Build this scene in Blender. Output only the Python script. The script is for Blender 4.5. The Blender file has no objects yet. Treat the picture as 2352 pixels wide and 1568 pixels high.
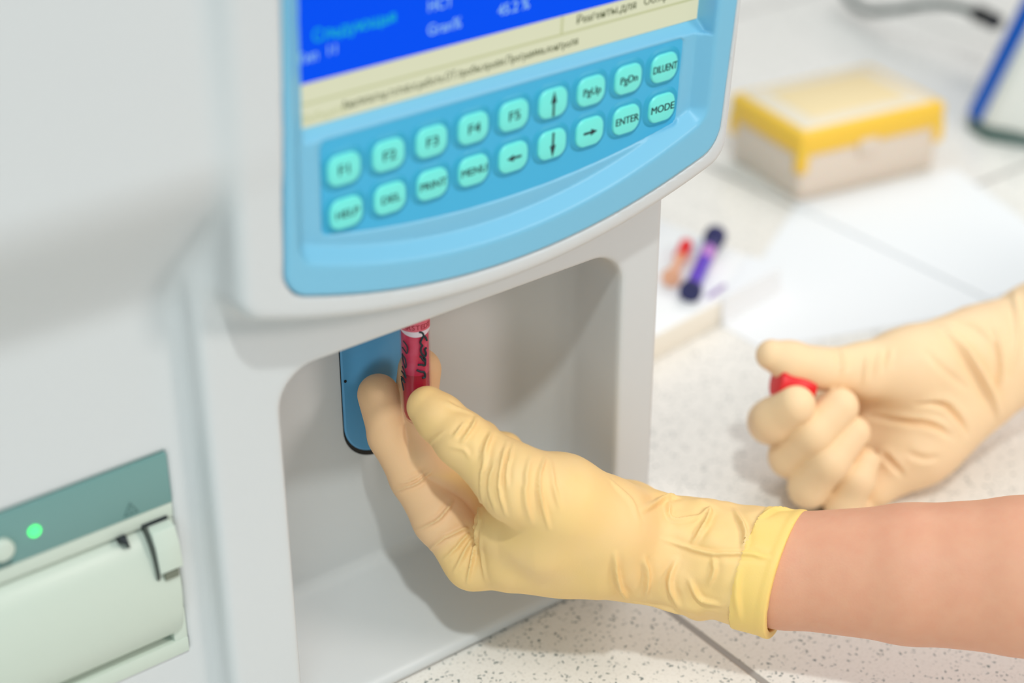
import bpy, bmesh, math, random
import numpy as np
from mathutils import Vector, Matrix

# ------------------------------------------------------------------ camera, world, lamps, exposure
SC = bpy.context.scene
COL = SC.collection
F_PX, TH, PH = 4000.0, math.radians(30.0), math.radians(37.5)       # focal length in pixels of a 2352x1568 frame
CAM = np.array([-356.4, -512.0, 530.2])                              # millimetres
FWD = np.array([math.sin(PH) * math.cos(TH), math.cos(PH) * math.cos(TH), -math.sin(TH)])
RGT = np.array([math.cos(PH), -math.sin(PH), 0.0])
UPV = np.cross(RGT, FWD)


def ray(x, y):
    return FWD + RGT * (x - 1176) / F_PX - UPV * (y - 784) / F_PX


def at(x, y, d):                     # a point (mm) seen at x, y of the photograph, d metres away along the view axis
    return CAM + ray(x, y) * d * 1000.0


def on_y(x, y, Y):
    r = ray(x, y)
    return CAM + r * ((Y - CAM[1]) / r[1])


def on_z(x, y, Z):
    r = ray(x, y)
    return CAM + r * ((Z - CAM[2]) / r[2])


cam_d = bpy.data.cameras.new('camera')
cam_d.sensor_width = 36.0
cam_d.lens = F_PX / 2352 * 36.0
cam_d.clip_start = 0.02
cam_d.dof.use_dof = True
cam_d.dof.focus_distance = 0.752
cam_d.dof.aperture_fstop = 3.6
cam = bpy.data.objects.new('camera', cam_d)
COL.objects.link(cam)
m = Matrix((RGT, UPV, -FWD)).transposed().to_4x4()
m.translation = Vector(CAM * 0.001)
cam.matrix_world = m
SC.camera = cam

w = bpy.data.worlds.new('lab_room_light')
SC.world = w
w.use_nodes = True
nt = w.node_tree
bg = nt.nodes['Background']
# bright lab: ceiling brighter than the walls, cooler on the left side
tc = nt.nodes.new('ShaderNodeTexCoord')
sp = nt.nodes.new('ShaderNodeSeparateXYZ')
nt.links.new(tc.outputs['Generated'], sp.inputs[0])


def world_ramp(sock, a, b):
    r = nt.nodes.new('ShaderNodeMapRange')
    r.inputs['From Min'].default_value = a
    r.inputs['From Max'].default_value = b
    nt.links.new(sp.outputs[sock], r.inputs['Value'])
    return r.outputs[0]


tint = nt.nodes.new('ShaderNodeMixRGB')
tint.inputs[1].default_value = (0.62, 0.98, 1.10, 1)
tint.inputs[2].default_value = (1.14, 0.97, 0.92, 1)
nt.links.new(world_ramp('X', -1.0, 1.0), tint.inputs[0])
level = nt.nodes.new('ShaderNodeMixRGB')
level.inputs[1].default_value = (0.12, 0.12, 0.12, 1)
level.inputs[2].default_value = (1.95, 1.95, 1.95, 1)
nt.links.new(world_ramp('Z', 0.0, 0.9), level.inputs[0])
mul = nt.nodes.new('ShaderNodeMixRGB')
mul.blend_type = 'MULTIPLY'
mul.inputs[0].default_value = 1.0
nt.links.new(tint.outputs[0], mul.inputs[1])
nt.links.new(level.outputs[0], mul.inputs[2])
nt.links.new(mul.outputs[0], bg.inputs['Color'])
bg.inputs['Strength'].default_value = 0.46


def area_lamp(name, pos, target, size, power, color):
    d = bpy.data.lights.new(name, 'AREA')
    d.shape = 'DISK'
    d.size = size
    d.energy = power
    d.color = color
    o = bpy.data.objects.new(name, d)
    COL.objects.link(o)
    o.location = pos
    o.rotation_euler = (Vector(target) - Vector(pos)).to_track_quat('-Z', 'Y').to_euler()
    return o


area_lamp('key_lamp', (-0.422, -0.885, 1.70), (0.02, 0.0, 0.15), 0.09, 13.5, (0.93, 1.0, 0.99))
area_lamp('front_lamp', (0.62, -1.02, 0.80), (0.05, 0.0, 0.10), 0.30, 5.5, (1.0, 0.92, 0.86))
area_lamp('left_fill', (-1.1, -1.25, 0.60), (0.0, 0.0, 0.15), 0.9, 5.5, (0.84, 0.98, 1.0))  # added cool fill from low front left
area_lamp('bench_lamp', (1.25, 0.55, 1.5), (0.45, 0.1, 0.0), 0.6, 5.5, (1.0, 0.97, 0.95))

SC.view_settings.view_transform = 'Standard'
SC.view_settings.look = 'None'
SC.view_settings.exposure = 0.0
SC.view_settings.gamma = 1.0
SC.view_settings.use_curve_mapping = False


# ------------------------------------------------------------------ materials
def lin(c):
    return tuple(((v / 255.0) / 12.92 if v / 255.0 <= 0.04045 else ((v / 255.0 + 0.055) / 1.055) ** 2.4) for v in c)


MATS = {}


def mat(name, rgb, rough=0.45, metal=0.0, spec=0.5, sss=0.0, sss_rad=(1, .4, .2), sss_scale=0.004, coat=0.0, trans=0.0, ior=1.46,
        bump=0.0, bump_scale=600.0, emit=0.0, mottle=0.0, mottle_rgb=None, mottle_scale=60.0, alpha=1.0):
    if name in MATS:
        return MATS[name]
    mt = bpy.data.materials.new(name)
    mt.use_nodes = True
    t = mt.node_tree
    b = t.nodes['Principled BSDF']
    c = lin(rgb)
    b.inputs['Base Color'].default_value = (*c, 1)
    b.inputs['Roughness'].default_value = rough
    b.inputs['Metallic'].default_value = metal
    b.inputs['Specular IOR Level'].default_value = spec
    b.inputs['IOR'].default_value = ior
    b.inputs['Coat Weight'].default_value = coat
    b.inputs['Transmission Weight'].default_value = trans
    b.inputs['Alpha'].default_value = alpha
    if sss:
        b.inputs['Subsurface Weight'].default_value = sss
        b.inputs['Subsurface Radius'].default_value = sss_rad
        b.inputs['Subsurface Scale'].default_value = sss_scale
    if emit:
        b.inputs['Emission Color'].default_value = (*c, 1)
        b.inputs['Emission Strength'].default_value = emit
        b.inputs['Base Color'].default_value = (c[0] * .05, c[1] * .05, c[2] * .05, 1)
    geo = t.nodes.new('ShaderNodeTexCoord')
    if bump:
        n = t.nodes.new('ShaderNodeTexNoise')
        n.inputs['Scale'].default_value = bump_scale
        n.inputs['Detail'].default_value = 3
        t.links.new(geo.outputs['Object'], n.inputs['Vector'])
        bp = t.nodes.new('ShaderNodeBump')
        bp.inputs['Strength'].default_value = bump
        bp.inputs['Distance'].default_value = 0.0006
        t.links.new(n.outputs[0], bp.inputs['Height'])
        t.links.new(bp.outputs[0], b.inputs['Normal'])
    if mottle:
        n = t.nodes.new('ShaderNodeTexNoise')
        n.inputs['Scale'].default_value = mottle_scale
        n.inputs['Detail'].default_value = 4
        t.links.new(geo.outputs['Object'], n.inputs['Vector'])
        mx = t.nodes.new('ShaderNodeMixRGB')
        mx.inputs[1].default_value = (*c, 1)
        mx.inputs[2].default_value = (*lin(mottle_rgb), 1)
        r = t.nodes.new('ShaderNodeMapRange')
        r.inputs['From Min'].default_value = 0.35
        r.inputs['From Max'].default_value = 0.7
        r.inputs['To Max'].default_value = mottle
        t.links.new(n.outputs[0], r.inputs['Value'])
        t.links.new(r.outputs[0], mx.inputs[0])
        t.links.new(mx.outputs[0], b.inputs['Base Color'])
    MATS[name] = mt
    return mt


HOUSING = mat('housing_plastic', (205, 206, 206), 0.42, bump=0.02, bump_scale=2500)
BEZEL = mat('bezel_blue_plastic', (118, 184, 213), 0.40, coat=0.0, spec=0.5)
MEMBRANE = mat('keypad_membrane', (66, 172, 214), 0.45, spec=0.35)
KEYMINT = mat('key_mint', (112, 226, 216), 0.4)
KEYRIM = mat('key_rim_teal', (46, 158, 192), 0.5)
INK = mat('legend_ink', (22, 44, 52), 0.6)
SCR_BLUE = mat('screen_blue', (0, 78, 238), 0.5, spec=0.05, emit=1.0)
SCR_CREAM = mat('screen_cream', (222, 224, 192), 0.5, spec=0.1, emit=0.9)
SCR_LINE = mat('screen_divider', (194, 198, 152), 0.3, emit=0.9)
SCR_TEXT = mat('screen_dark_text', (96, 104, 66), 0.4, emit=0.7)
SCR_CYAN = mat('screen_cyan_text', (0, 208, 214), 0.3, emit=0.7)
SCR_WHITE = mat('screen_white_text', (150, 205, 250), 0.3, emit=0.8)
DARK = mat('dark_gap', (26, 34, 38), 0.6)
PLATE = mat('probe_plate_blue', (84, 152, 196), 0.33)
RUBBER = mat('black_rubber', (14, 15, 17), 0.5)
PRN_PANEL = mat('printer_panel_grey_green', (108, 147, 143), 0.4)
PRN_WHITE = mat('printer_ivory_plastic', (197, 206, 193), 0.38)
PRN_GREY = mat('printer_symbol_grey', (84, 118, 114), 0.5)
LED = mat('green_lamp', (70, 255, 120), 0.3, emit=2.2)
LATEX = mat('latex_glove', (238, 198, 130), 0.56, spec=0.4, sss=0.12, sss_rad=(1.0, 0.55, 0.25), sss_scale=0.005, bump=0.10, bump_scale=1100,
            mottle=0.35, mottle_rgb=(240, 200, 158), mottle_scale=26)
LATEX_LIT = mat('latex_glove_lit', (243, 210, 166), 0.56, spec=0.4, sss=0.12, sss_rad=(1.0, 0.55, 0.25), sss_scale=0.005, bump=0.10, bump_scale=1100,
                 mottle=0.5, mottle_rgb=(242, 200, 160), mottle_scale=26)  # right glove: same latex, its stronger light painted in as a paler colour
LATEX_BAND = mat('latex_cuff_band', (242, 202, 118), 0.5, spec=0.4, sss=0.2, sss_rad=(1.0, 0.6, 0.2), sss_scale=0.004, bump=0.10, bump_scale=1100)
t_ = LATEX.node_tree
at_n = t_.nodes.new('ShaderNodeAttribute')
at_n.attribute_name = 'stretch'
b_ = t_.nodes['Principled BSDF']
prev = b_.inputs['Base Color'].links[0].from_socket
mx_ = t_.nodes.new('ShaderNodeMixRGB')
t_.links.new(at_n.outputs['Fac'], mx_.inputs[0])
t_.links.new(prev, mx_.inputs[1])
mx_.inputs[2].default_value = (*lin((232, 188, 146)), 1)
t_.links.new(mx_.outputs[0], b_.inputs['Base Color'])
SKIN = mat('forearm_skin', (222, 162, 130), 0.46, spec=0.4, sss=0.25, sss_rad=(1.0, 0.35, 0.18), sss_scale=0.006, bump=0.12, bump_scale=900,
           mottle=0.35, mottle_rgb=(216, 146, 116), mottle_scale=130)
PAPER = mat('white_paper', (236, 236, 237), 0.8, spec=0.2)
CARD = mat('white_carton', (240, 240, 240), 0.5)
CARD_SIDE = mat('cream_carton_side', (238, 230, 216), 0.6)
RED_RUB = mat('red_stopper', (226, 20, 26), 0.4)


# ------------------------------------------------------------------ mesh helpers (all lengths in millimetres)
def link(name, me, material=None, parent=None, smooth=True):
    o = bpy.data.objects.new(name, me)
    COL.objects.link(o)
    if material is not None:
        for mm in (material if isinstance(material, (list, tuple)) else [material]):
            me.materials.append(mm)
    if smooth and len(me.polygons):
        me.polygons.foreach_set('use_smooth', np.ones(len(me.polygons), dtype=bool))
    if parent is not None:
        o.parent = parent
    return o


def bm_obj(name, bm, material=None, parent=None, smooth=True, sharp=35.0):
    bmesh.ops.recalc_face_normals(bm, faces=bm.faces)
    for v in bm.verts:
        v.co *= 0.001
    me = bpy.data.meshes.new(name)
    bm.to_mesh(me)
    bm.free()
    o = link(name, me, material, parent, smooth)
    if smooth:
        me.set_sharp_from_angle(angle=math.radians(sharp))
    return o


def thing(name, label, cat, loc=(0, 0, 0), group=None):
    o = bpy.data.objects.new(name, None)
    COL.objects.link(o)
    o.location = Vector(loc) * 0.001
    o.empty_display_size = 0.02
    tag(o, label, cat, group)
    return o


def tag(o, label, cat, group=None):
    o['label'] = label
    o['category'] = cat
    if group:
        o['group'] = group
    return o


def under(o, root):                                # parent without moving
    o.parent = root
    o.matrix_parent_inverse = Matrix.Translation(root.location).inverted()
    return o


def box_bm(lo, hi, bevel=0.0, seg=3):
    bm = bmesh.new()
    bmesh.ops.create_cube(bm, size=1.0)
    lo, hi = Vector(lo), Vector(hi)
    for v in bm.verts:
        v.co = Vector(((v.co.x + .5) * (hi.x - lo.x) + lo.x, (v.co.y + .5) * (hi.y - lo.y) + lo.y, (v.co.z + .5) * (hi.z - lo.z) + lo.z))
    if bevel:
        bmesh.ops.bevel(bm, geom=bm.edges[:], offset=bevel, segments=seg, profile=0.5, affect='EDGES')
    return bm


def rings_bm(rings, cap0=True, cap1=True):         # loft closed rings of equal length
    bm = bmesh.new()
    vs = [[bm.verts.new(Vector(p)) for p in r] for r in rings]
    n = len(rings[0])
    for a, b in zip(vs[:-1], vs[1:]):
        for i in range(n):
            bm.faces.new((a[i], a[(i + 1) % n], b[(i + 1) % n], b[i]))
    if cap0:
        bm.faces.new(vs[0][::-1])
    if cap1:
        bm.faces.new(vs[-1])
    return bm


def tube_bm(pts, radii, n=16, cap=True):
    pts = [Vector(p) for p in pts]
    if not isinstance(radii, (list, tuple)):
        radii = [radii] * len(pts)
    up = Vector((0.13, 0.21, 1.0))
    rings = []
    for i, p in enumerate(pts):
        t = (pts[min(i + 1, len(pts) - 1)] - pts[max(i - 1, 0)]).normalized()
        if abs(t.dot(up.normalized())) > 0.98:
            up = Vector((1, 0.1, 0.05))
        s = t.cross(up).normalized()
        u = s.cross(t).normalized()
        rings.append([p + (s * math.cos(a) + u * math.sin(a)) * radii[i] for a in [2 * math.pi * k / n for k in range(n)]])
    return rings_bm(rings, cap, cap)


def lathe_bm(profile, center, n=32, axis=Vector((0, 0, 1))):      # profile: (radius, height) pairs
    axis = Vector(axis).normalized()
    s = axis.orthogonal().normalized()
    u = axis.cross(s)
    c = Vector(center)
    rings = [[c + axis * h + (s * math.cos(a) + u * math.sin(a)) * max(r, 1e-3) for a in [2 * math.pi * k / n for k in range(n)]] for r, h in profile]
    return rings_bm(rings)


def catmull(pts, per=10):
    pts = [np.array(p, float) for p in pts]
    P = [2 * pts[0] - pts[1]] + pts + [2 * pts[-1] - pts[-2]]
    out = []
    for i in range(1, len(P) - 2):
        for k in range(per):
            t = k / per
            a, b, c, d = P[i - 1], P[i], P[i + 1], P[i + 2]
            out.append(0.5 * ((2 * b) + (-a + c) * t + (2 * a - 5 * b + 4 * c - d) * t * t + (-a + 3 * b - 3 * c + d) * t ** 3))
    out.append(P[-2])
    return out


def text_obj(name, s, size, M, material, parent, align='CENTER', depth=0.15, width=1.0, bold=0.0):
    cu = bpy.data.curves.new(name, 'FONT')
    cu.body = s
    cu.size = size
    cu.align_x = align
    cu.align_y = 'CENTER'
    cu.extrude = depth * 0.5
    o = bpy.data.objects.new(name, cu)
    COL.objects.link(o)
    dg = bpy.context.evaluated_depsgraph_get()
    me = bpy.data.meshes.new_from_object(o.evaluated_get(dg))
    bpy.data.objects.remove(o)
    bpy.data.curves.remove(cu)
    if bold:                                          # heavier strokes: the same outline laid twice, a hair apart
        b2 = bmesh.new()
        for dx in (-bold, bold):
            me.transform(Matrix.Translation((dx, 0, 0)))
            b2.from_mesh(me)
            me.transform(Matrix.Translation((-dx, 0, 0)))
        b2.to_mesh(me)
        b2.free()
    me.transform(M @ Matrix.Diagonal((width * 0.001, 0.001, 0.001, 1)))
    me.materials.clear()
    return link(name, me, material, parent, smooth=False)


# ---- signed distance fields, meshed with surface nets
def smin(a, b, k):
    h = np.clip(0.5 + 0.5 * (b - a) / k, 0, 1)
    return b + (a - b) * h - k * h * (1 - h)


def smax(a, b, k):
    return -smin(-a, -b, k)


def capsule(p, a, b, ra, rb):
    a, b = np.asarray(a, float), np.asarray(b, float)
    ab = b - a
    t = np.clip(((p - a) @ ab) / max(ab @ ab, 1e-9), 0, 1)
    return np.linalg.norm(p - a - t[:, None] * ab, axis=1) - (ra + (rb - ra) * t)


def rbox(p, lo, hi, r):
    lo, hi = np.asarray(lo, float), np.asarray(hi, float)
    q = np.abs(p - (lo + hi) / 2) - (hi - lo) / 2 + r
    return np.linalg.norm(np.maximum(q, 0), axis=1) + np.minimum(q.max(axis=1), 0) - r


def net_mesh(f, lo, hi, h, reach=1.25, project=2):
    lo, hi = np.asarray(lo, float), np.asarray(hi, float)
    B = 8
    nb = np.ceil((hi - lo) / (h * B)).astype(int)
    g = np.stack(np.meshgrid(*[np.arange(n) for n in nb], indexing='ij'), -1).reshape(-1, 3)
    c = lo + (g + 0.5) * B * h
    d = np.concatenate([f(c[i:i + 200000]) for i in range(0, len(c), 200000)])
    g = g[np.abs(d) < B * h * 0.87 * reach + h]
    l9 = np.stack(np.meshgrid(*[np.arange(B + 1)] * 3, indexing='ij'), -1).reshape(-1, 3)
    N = nb * B + 2
    key = lambda ijk: ((ijk[..., 0] + 1) * (N[1] + 2) + ijk[..., 1] + 1) * (N[2] + 2) + ijk[..., 2] + 1
    VK, VP, EQ = [], [], []
    for s in range(0, len(g), 300):
        gb = g[s:s + 300]
        ijk = gb[:, None, :] * B + l9[None]
        v = f((lo + ijk.reshape(-1, 3) * h)).reshape(-1, B + 1, B + 1, B + 1)
        sg = v < 0
        acc = np.zeros((len(gb), B, B, B, 3))
        cnt = np.zeros((len(gb), B, B, B))
        corner = lambda A, dx, dy, dz: A[:, dx:dx + B, dy:dy + B, dz:dz + B]
        for ax in range(3):
            o1, o2 = [q for q in range(3) if q != ax]
            for u1 in (0, 1):
                for u2 in (0, 1):
                    a = [0, 0, 0]
                    a[o1], a[o2] = u1, u2
                    b = list(a)
                    b[ax] = 1
                    va, vb = corner(v, *a), corner(v, *b)
                    cr = (va < 0) != (vb < 0)
                    t = np.where(cr, va / np.where(cr, va - vb, 1), 0)
                    pos = np.zeros(acc.shape) + np.array(a, float)
                    pos[..., ax] += t
                    acc += pos * cr[..., None]
                    cnt += cr
                    if u1 == 0 and u2 == 0:
                        w_ = np.argwhere(cr)
                        if len(w_):
                            base = gb[w_[:, 0]] * B + w_[:, 1:]
                            EQ.append(np.concatenate([base, np.full((len(w_), 1), ax), va[cr][:, None] < 0], 1))
        w_ = np.argwhere(cnt > 0)
        if len(w_):
            base = gb[w_[:, 0]] * B + w_[:, 1:]
            VK.append(key(base))
            VP.append(lo + (base + acc[cnt > 0] / cnt[cnt > 0][:, None]) * h)
    VK, VP, EQ = np.concatenate(VK), np.concatenate(VP), np.concatenate(EQ).astype(int)
    o = np.argsort(VK)
    VK, VP = VK[o], VP[o]
    quads = []
    for ax in range(3):
        o1, o2 = [(1, 2), (2, 0), (0, 1)][ax]
        E = EQ[EQ[:, 3] == ax]
        e1, e2 = np.eye(3, dtype=int)[o1], np.eye(3, dtype=int)[o2]
        idx, ok = [], np.ones(len(E), bool)
        for off in (-e1 - e2, -e2, 0 * e1, -e1):
            kk = key(E[:, :3] + off)
            j = np.clip(np.searchsorted(VK, kk), 0, len(VK) - 1)
            ok &= VK[j] == kk
            idx.append(j)
        q = np.stack(idx, 1)
        fl = E[:, 4] == 0
        q[fl] = q[fl][:, ::-1]
        quads.append(q[ok])
    quads = np.concatenate(quads)
    for _ in range(project):
        dd = f(VP)
        gr = sdf_grad(f, VP, h * 0.3)
        st = np.clip(dd, -h * .7, h * .7)
        VP = VP - gr * st[:, None]
    return VP, quads


def sdf_grad(f, p, e):
    gr = np.stack([f(p + np.eye(3)[i] * e) - f(p - np.eye(3)[i] * e) for i in range(3)], 1)
    return gr / np.maximum(np.linalg.norm(gr, axis=1, keepdims=True), 1e-9)


def np_mesh(name, V, Q):
    me = bpy.data.meshes.new(name)
    me.vertices.add(len(V))
    me.vertices.foreach_set('co', (V * 0.001).astype(np.float32).ravel())
    n = Q.shape[1]
    me.loops.add(Q.size)
    me.loops.foreach_set('vertex_index', Q.astype(np.int32).ravel())
    me.polygons.add(len(Q))
    me.polygons.foreach_set('loop_start', np.arange(0, Q.size, n, dtype=np.int32))
    me.update(calc_edges=True)
    me.validate()
    return me


def vnoise(p, seed=0):                               # smooth value noise, about -1..1
    rng = np.random.RandomState(seed)
    T = rng.rand(4096) * 2 - 1
    i = np.floor(p).astype(int)
    f = p - i
    f = f * f * (3 - 2 * f)
    out = 0
    for dx in (0, 1):
        for dy in (0, 1):
            for dz in (0, 1):
                hsh = ((i[:, 0] + dx) * 73856093 ^ (i[:, 1] + dy) * 19349663 ^ (i[:, 2] + dz) * 83492791) & 4095
                wgt = (f[:, 0] if dx else 1 - f[:, 0]) * (f[:, 1] if dy else 1 - f[:, 1]) * (f[:, 2] if dz else 1 - f[:, 2])
                out = out + T[hsh] * wgt
    return out


# ------------------------------------------------------------------ the worktop
def worktop():
    bm = box_bm((-900, -700, -40), (2200, 2300, 0))
    mt = bpy.data.materials.new('speckled_tile')
    mt.use_nodes = True
    t = mt.node_tree
    b = t.nodes['Principled BSDF']
    b.inputs['Roughness'].default_value = 0.33
    g = t.nodes.new('ShaderNodeTexCoord')
    mp = t.nodes.new('ShaderNodeMapping')
    t.links.new(g.outputs['Object'], mp.inputs[0])

    def noise(scale, detail=2, rough=.5):
        n = t.nodes.new('ShaderNodeTexNoise')
        n.inputs['Scale'].default_value = scale
        n.inputs['Detail'].default_value = detail
        n.inputs['Roughness'].default_value = rough
        t.links.new(mp.outputs[0], n.inputs['Vector'])
        return n.outputs[0]

    def ramp(src, a, bb):
        r = t.nodes.new('ShaderNodeMapRange')
        r.inputs['From Min'].default_value = a
        r.inputs['From Max'].default_value = bb
        t.links.new(src, r.inputs['Value'])
        return r.outputs[0]

    def mixc(fac, a, c):
        mx = t.nodes.new('ShaderNodeMixRGB')
        t.links.new(fac, mx.inputs[0])
        if isinstance(a, tuple):
            mx.inputs[1].default_value = (*a, 1)
        else:
            t.links.new(a, mx.inputs[1])
        mx.inputs[2].default_value = (*c, 1)
        return mx.outputs[0]

    def math_(op, a, v):
        n = t.nodes.new('ShaderNodeMath')
        n.operation = op
        t.links.new(a, n.inputs[0])
        if isinstance(v, (int, float)):
            n.inputs[1].default_value = v
        else:
            t.links.new(v, n.inputs[1])
        return n.outputs[0]

    vor = t.nodes.new('ShaderNodeTexVoronoi')
    vor.inputs['Scale'].default_value = 430
    vor.inputs['Randomness'].default_value = 1.0
    # ragged flecks: warp the cells a little
    wn = t.nodes.new('ShaderNodeTexNoise')
    wn.inputs['Scale'].default_value = 420
    t.links.new(mp.outputs[0], wn.inputs['Vector'])
    vm = t.nodes.new('ShaderNodeVectorMath')
    vm.operation = 'SCALE'
    vm.inputs['Scale'].default_value = 0.0042
    t.links.new(wn.outputs['Color'], vm.inputs[0])
    va = t.nodes.new('ShaderNodeVectorMath')
    va.operation = 'ADD'
    t.links.new(mp.outputs[0], va.inputs[0])
    t.links.new(vm.outputs[0], va.inputs[1])
    t.links.new(va.outputs[0], vor.inputs['Vector'])
    spots = ramp(vor.outputs['Distance'], 0.36, 0.26)
    sp_ = t.nodes.new('ShaderNodeSeparateColor')
    t.links.new(vor.outputs['Color'], sp_.inputs[0])
    pick = ramp(sp_.outputs[0], 0.46, 0.48)
    fleck = math_('MULTIPLY', spots, pick)
    fl_amt = math_('MULTIPLY', fleck, ramp(sp_.outputs[1], -0.35, 0.8))
    base = mixc(ramp(noise(9), .3, .7), lin((238, 233, 226)), lin((236, 231, 224)))
    base = mixc(math_('MULTIPLY', ramp(noise(700, 3), .5, .75), 0.35), base, lin((196, 186, 176)))
    base = mixc(math_('MULTIPLY', fl_amt, 0.85), base, lin((74, 92, 92)))
    # grout lines of the tiling: X = 105, 475 and Y = 192, -178 (mm), 4 mm wide
    sx = t.nodes.new('ShaderNodeSeparateXYZ')
    t.links.new(mp.outputs[0], sx.inputs[0])

    def grout(src, off):
        a = math_('ADD', src, -off + 0.185 + 37.0)
        a = math_('MODULO', a, 0.370)
        a = math_('ADD', a, -0.185)
        a = math_('ABSOLUTE', a, 0)
        return ramp(a, 0.0021, 0.0014)
    gr = math_('MAXIMUM', grout(sx.outputs['X'], 0.105), grout(sx.outputs['Y'], 0.192))
    base = mixc(gr, base, lin((158, 152, 146)))
    t.links.new(base, b.inputs['Base Color'])
    bp = t.nodes.new('ShaderNodeBump')
    bp.inputs['Strength'].default_value = 0.6
    bp.inputs['Distance'].default_value = 0.001
    t.links.new(math_('SUBTRACT', math_('MULTIPLY', gr, -1.0), 0.0), bp.inputs['Height'])
    t.links.new(bp.outputs[0], b.inputs['Normal'])
    o = bm_obj('worktop', bm, mt, None, smooth=False)
    tag(o, 'speckled beige tiled worktop with grey grout lines under everything', 'worktop')
    o['kind'] = 'structure'


worktop()

# ------------------------------------------------------------------ the analyzer
ROOT = thing('blood_analyzer', 'large white bench analyzer with blue framed screen, mint keypad and open sample bay', 'medical analyzer', (0, 100, 0))


def part(name, me_or_obj):
    return under(me_or_obj, ROOT)


def head_front(z):
    return -22.0 - 0.06 * (z - 240.0)


def lip(x):
    return 199.5 + 0.00163 * (x - 18.0) ** 2


def rr2(x, z, x0, x1, z0, z1, r):                    # 2-D rounded rectangle distance
    qx = np.abs(x - (x0 + x1) / 2) - (x1 - x0) / 2 + r
    qz = np.abs(z - (z0 + z1) / 2) - (z1 - z0) / 2 + r
    return np.hypot(np.maximum(qx, 0), np.maximum(qz, 0)) + np.minimum(np.maximum(qx, qz), 0) - r


def extrude(d2, dy, r):                              # combine outline distance and depth distance with a rounded edge
    a, b = d2 + r, dy + r
    return np.minimum(np.maximum(a, b), 0) + np.hypot(np.maximum(a, 0), np.maximum(b, 0)) - r


def smooth01(t):
    t = np.clip(t, 0, 1)
    return t * t * (3 - 2 * t)


def housing_sdf(p):
    x, y, z = p[:, 0], p[:, 1], p[:, 2]
    swell = 34.0 * smooth01((z - 217) / 74.0)
    body = extrude(rr2(x, z, -275, 116, 0.5, 452, 8), np.maximum(12 - swell - y, y - 130), 6)
    col = extrude(rr2(x, z, -110, 122, 0.5, 320, 4), np.maximum(0 - y, y - 120), 4.5)
    hz = np.maximum(lip(x) - z, z - 372) / np.sqrt(1 + (0.0033 * (x - 18)) ** 2)
    hx = np.abs(x - 18) - 120
    r = 9.0
    h2 = np.minimum(np.maximum(hx + r, hz + r), 0) + np.hypot(np.maximum(hx + r, 0), np.maximum(hz + r, 0)) - r
    head = extrude(h2, np.maximum((head_front(z) - y) * 0.998, y - 125), 5.5)
    d = smin(smin(body, col, 9.0), head, 9.0)
    # sample bay
    floor = 8.0 + 0.36 * np.maximum(y, -3)
    bz = rr2(x, z, -77, 98, -40, 182, 17)
    back = 55.0 - 26.0 * (1 - np.sqrt(1 - np.clip((x - 62) / 37.0, 0, 0.97) ** 2)) - 8.0 * np.clip((-58 - x) / 20.0, 0, 1) ** 2
    bay = extrude(smax(bz, (floor - z) * 0.94, 3.0), np.maximum((y - back) * 0.9, -60 - y), 4.5)
    d = smax(d, -bay, 3.0)
    # recess behind the blue bezel and the printer bay
    bez = extrude(bezel_2d(x, z), np.maximum(y - (head_front(z) + 16), -80 - y), 1.0)
    d = smax(d, -bez, 0.8)
    prn = extrude(rr2(x, z, -262, -122.0, 61.5, 159.5, 1.0), np.maximum(y - 60, -60 - y), 1.0)
    d = smax(d, -prn, 0.6)
    return d


def bez_lip(x):
    return 209.5 + 0.00175 * (x - 20.0) ** 2


def bezel_2d(x, z):
    hz = np.maximum(bez_lip(x) - z, z - 352) / np.sqrt(1 + (0.0035 * (x - 20)) ** 2)
    hx = np.abs(x - (24.5 + 0.03 * (z - 260))) - 107.5 - 0.0 * z
    r = 9.0
    return np.minimum(np.maximum(hx + r, hz + r), 0) + np.hypot(np.maximum(hx + r, 0), np.maximum(hz + r, 0)) - r


V, Q = net_mesh(housing_sdf, (-290, -46, -6), (146, 138, 462), 1.6, reach=1.4)
part('housing', link('housing', np_mesh('housing', V, Q), HOUSING))
bm = box_bm((-274, 129, 0.5), (115, 380, 451), 8)
part('rear_cover', bm_obj('rear_cover', bm, HOUSING))


# blue bezel: rim, sloping gutter at the bottom and right, screen opening and keypad recess
def inner_2d(x, z):                                  # inner edge of the rim
    lo_ = 222.3 + 0.0021 * (x - 15.0) ** 2
    hz = np.maximum(lo_ - z, z - 380) / np.sqrt(1 + (0.004 * (x - 15)) ** 2)
    hx = np.abs(x - 22.0) - 100.0
    r = 6.0
    return np.minimum(np.maximum(hx + r, hz + r), 0) + np.hypot(np.maximum(hx + r, 0), np.maximum(hz + r, 0)) - r


def keypad_2d(x, z):
    lo_ = 235.7 + 0.00125 * (x - 22.0) ** 2
    hz = np.maximum(lo_ - z, z - 283.2) / np.sqrt(1 + (0.0025 * (x - 22)) ** 2)
    hx = np.abs(x - 23.2) - 87.2
    r = 3.0
    rr = np.minimum(np.maximum(hx + r, hz + r), 0) + np.hypot(np.maximum(hx + r, 0), np.maximum(hz + r, 0)) - r
    return rr


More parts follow.
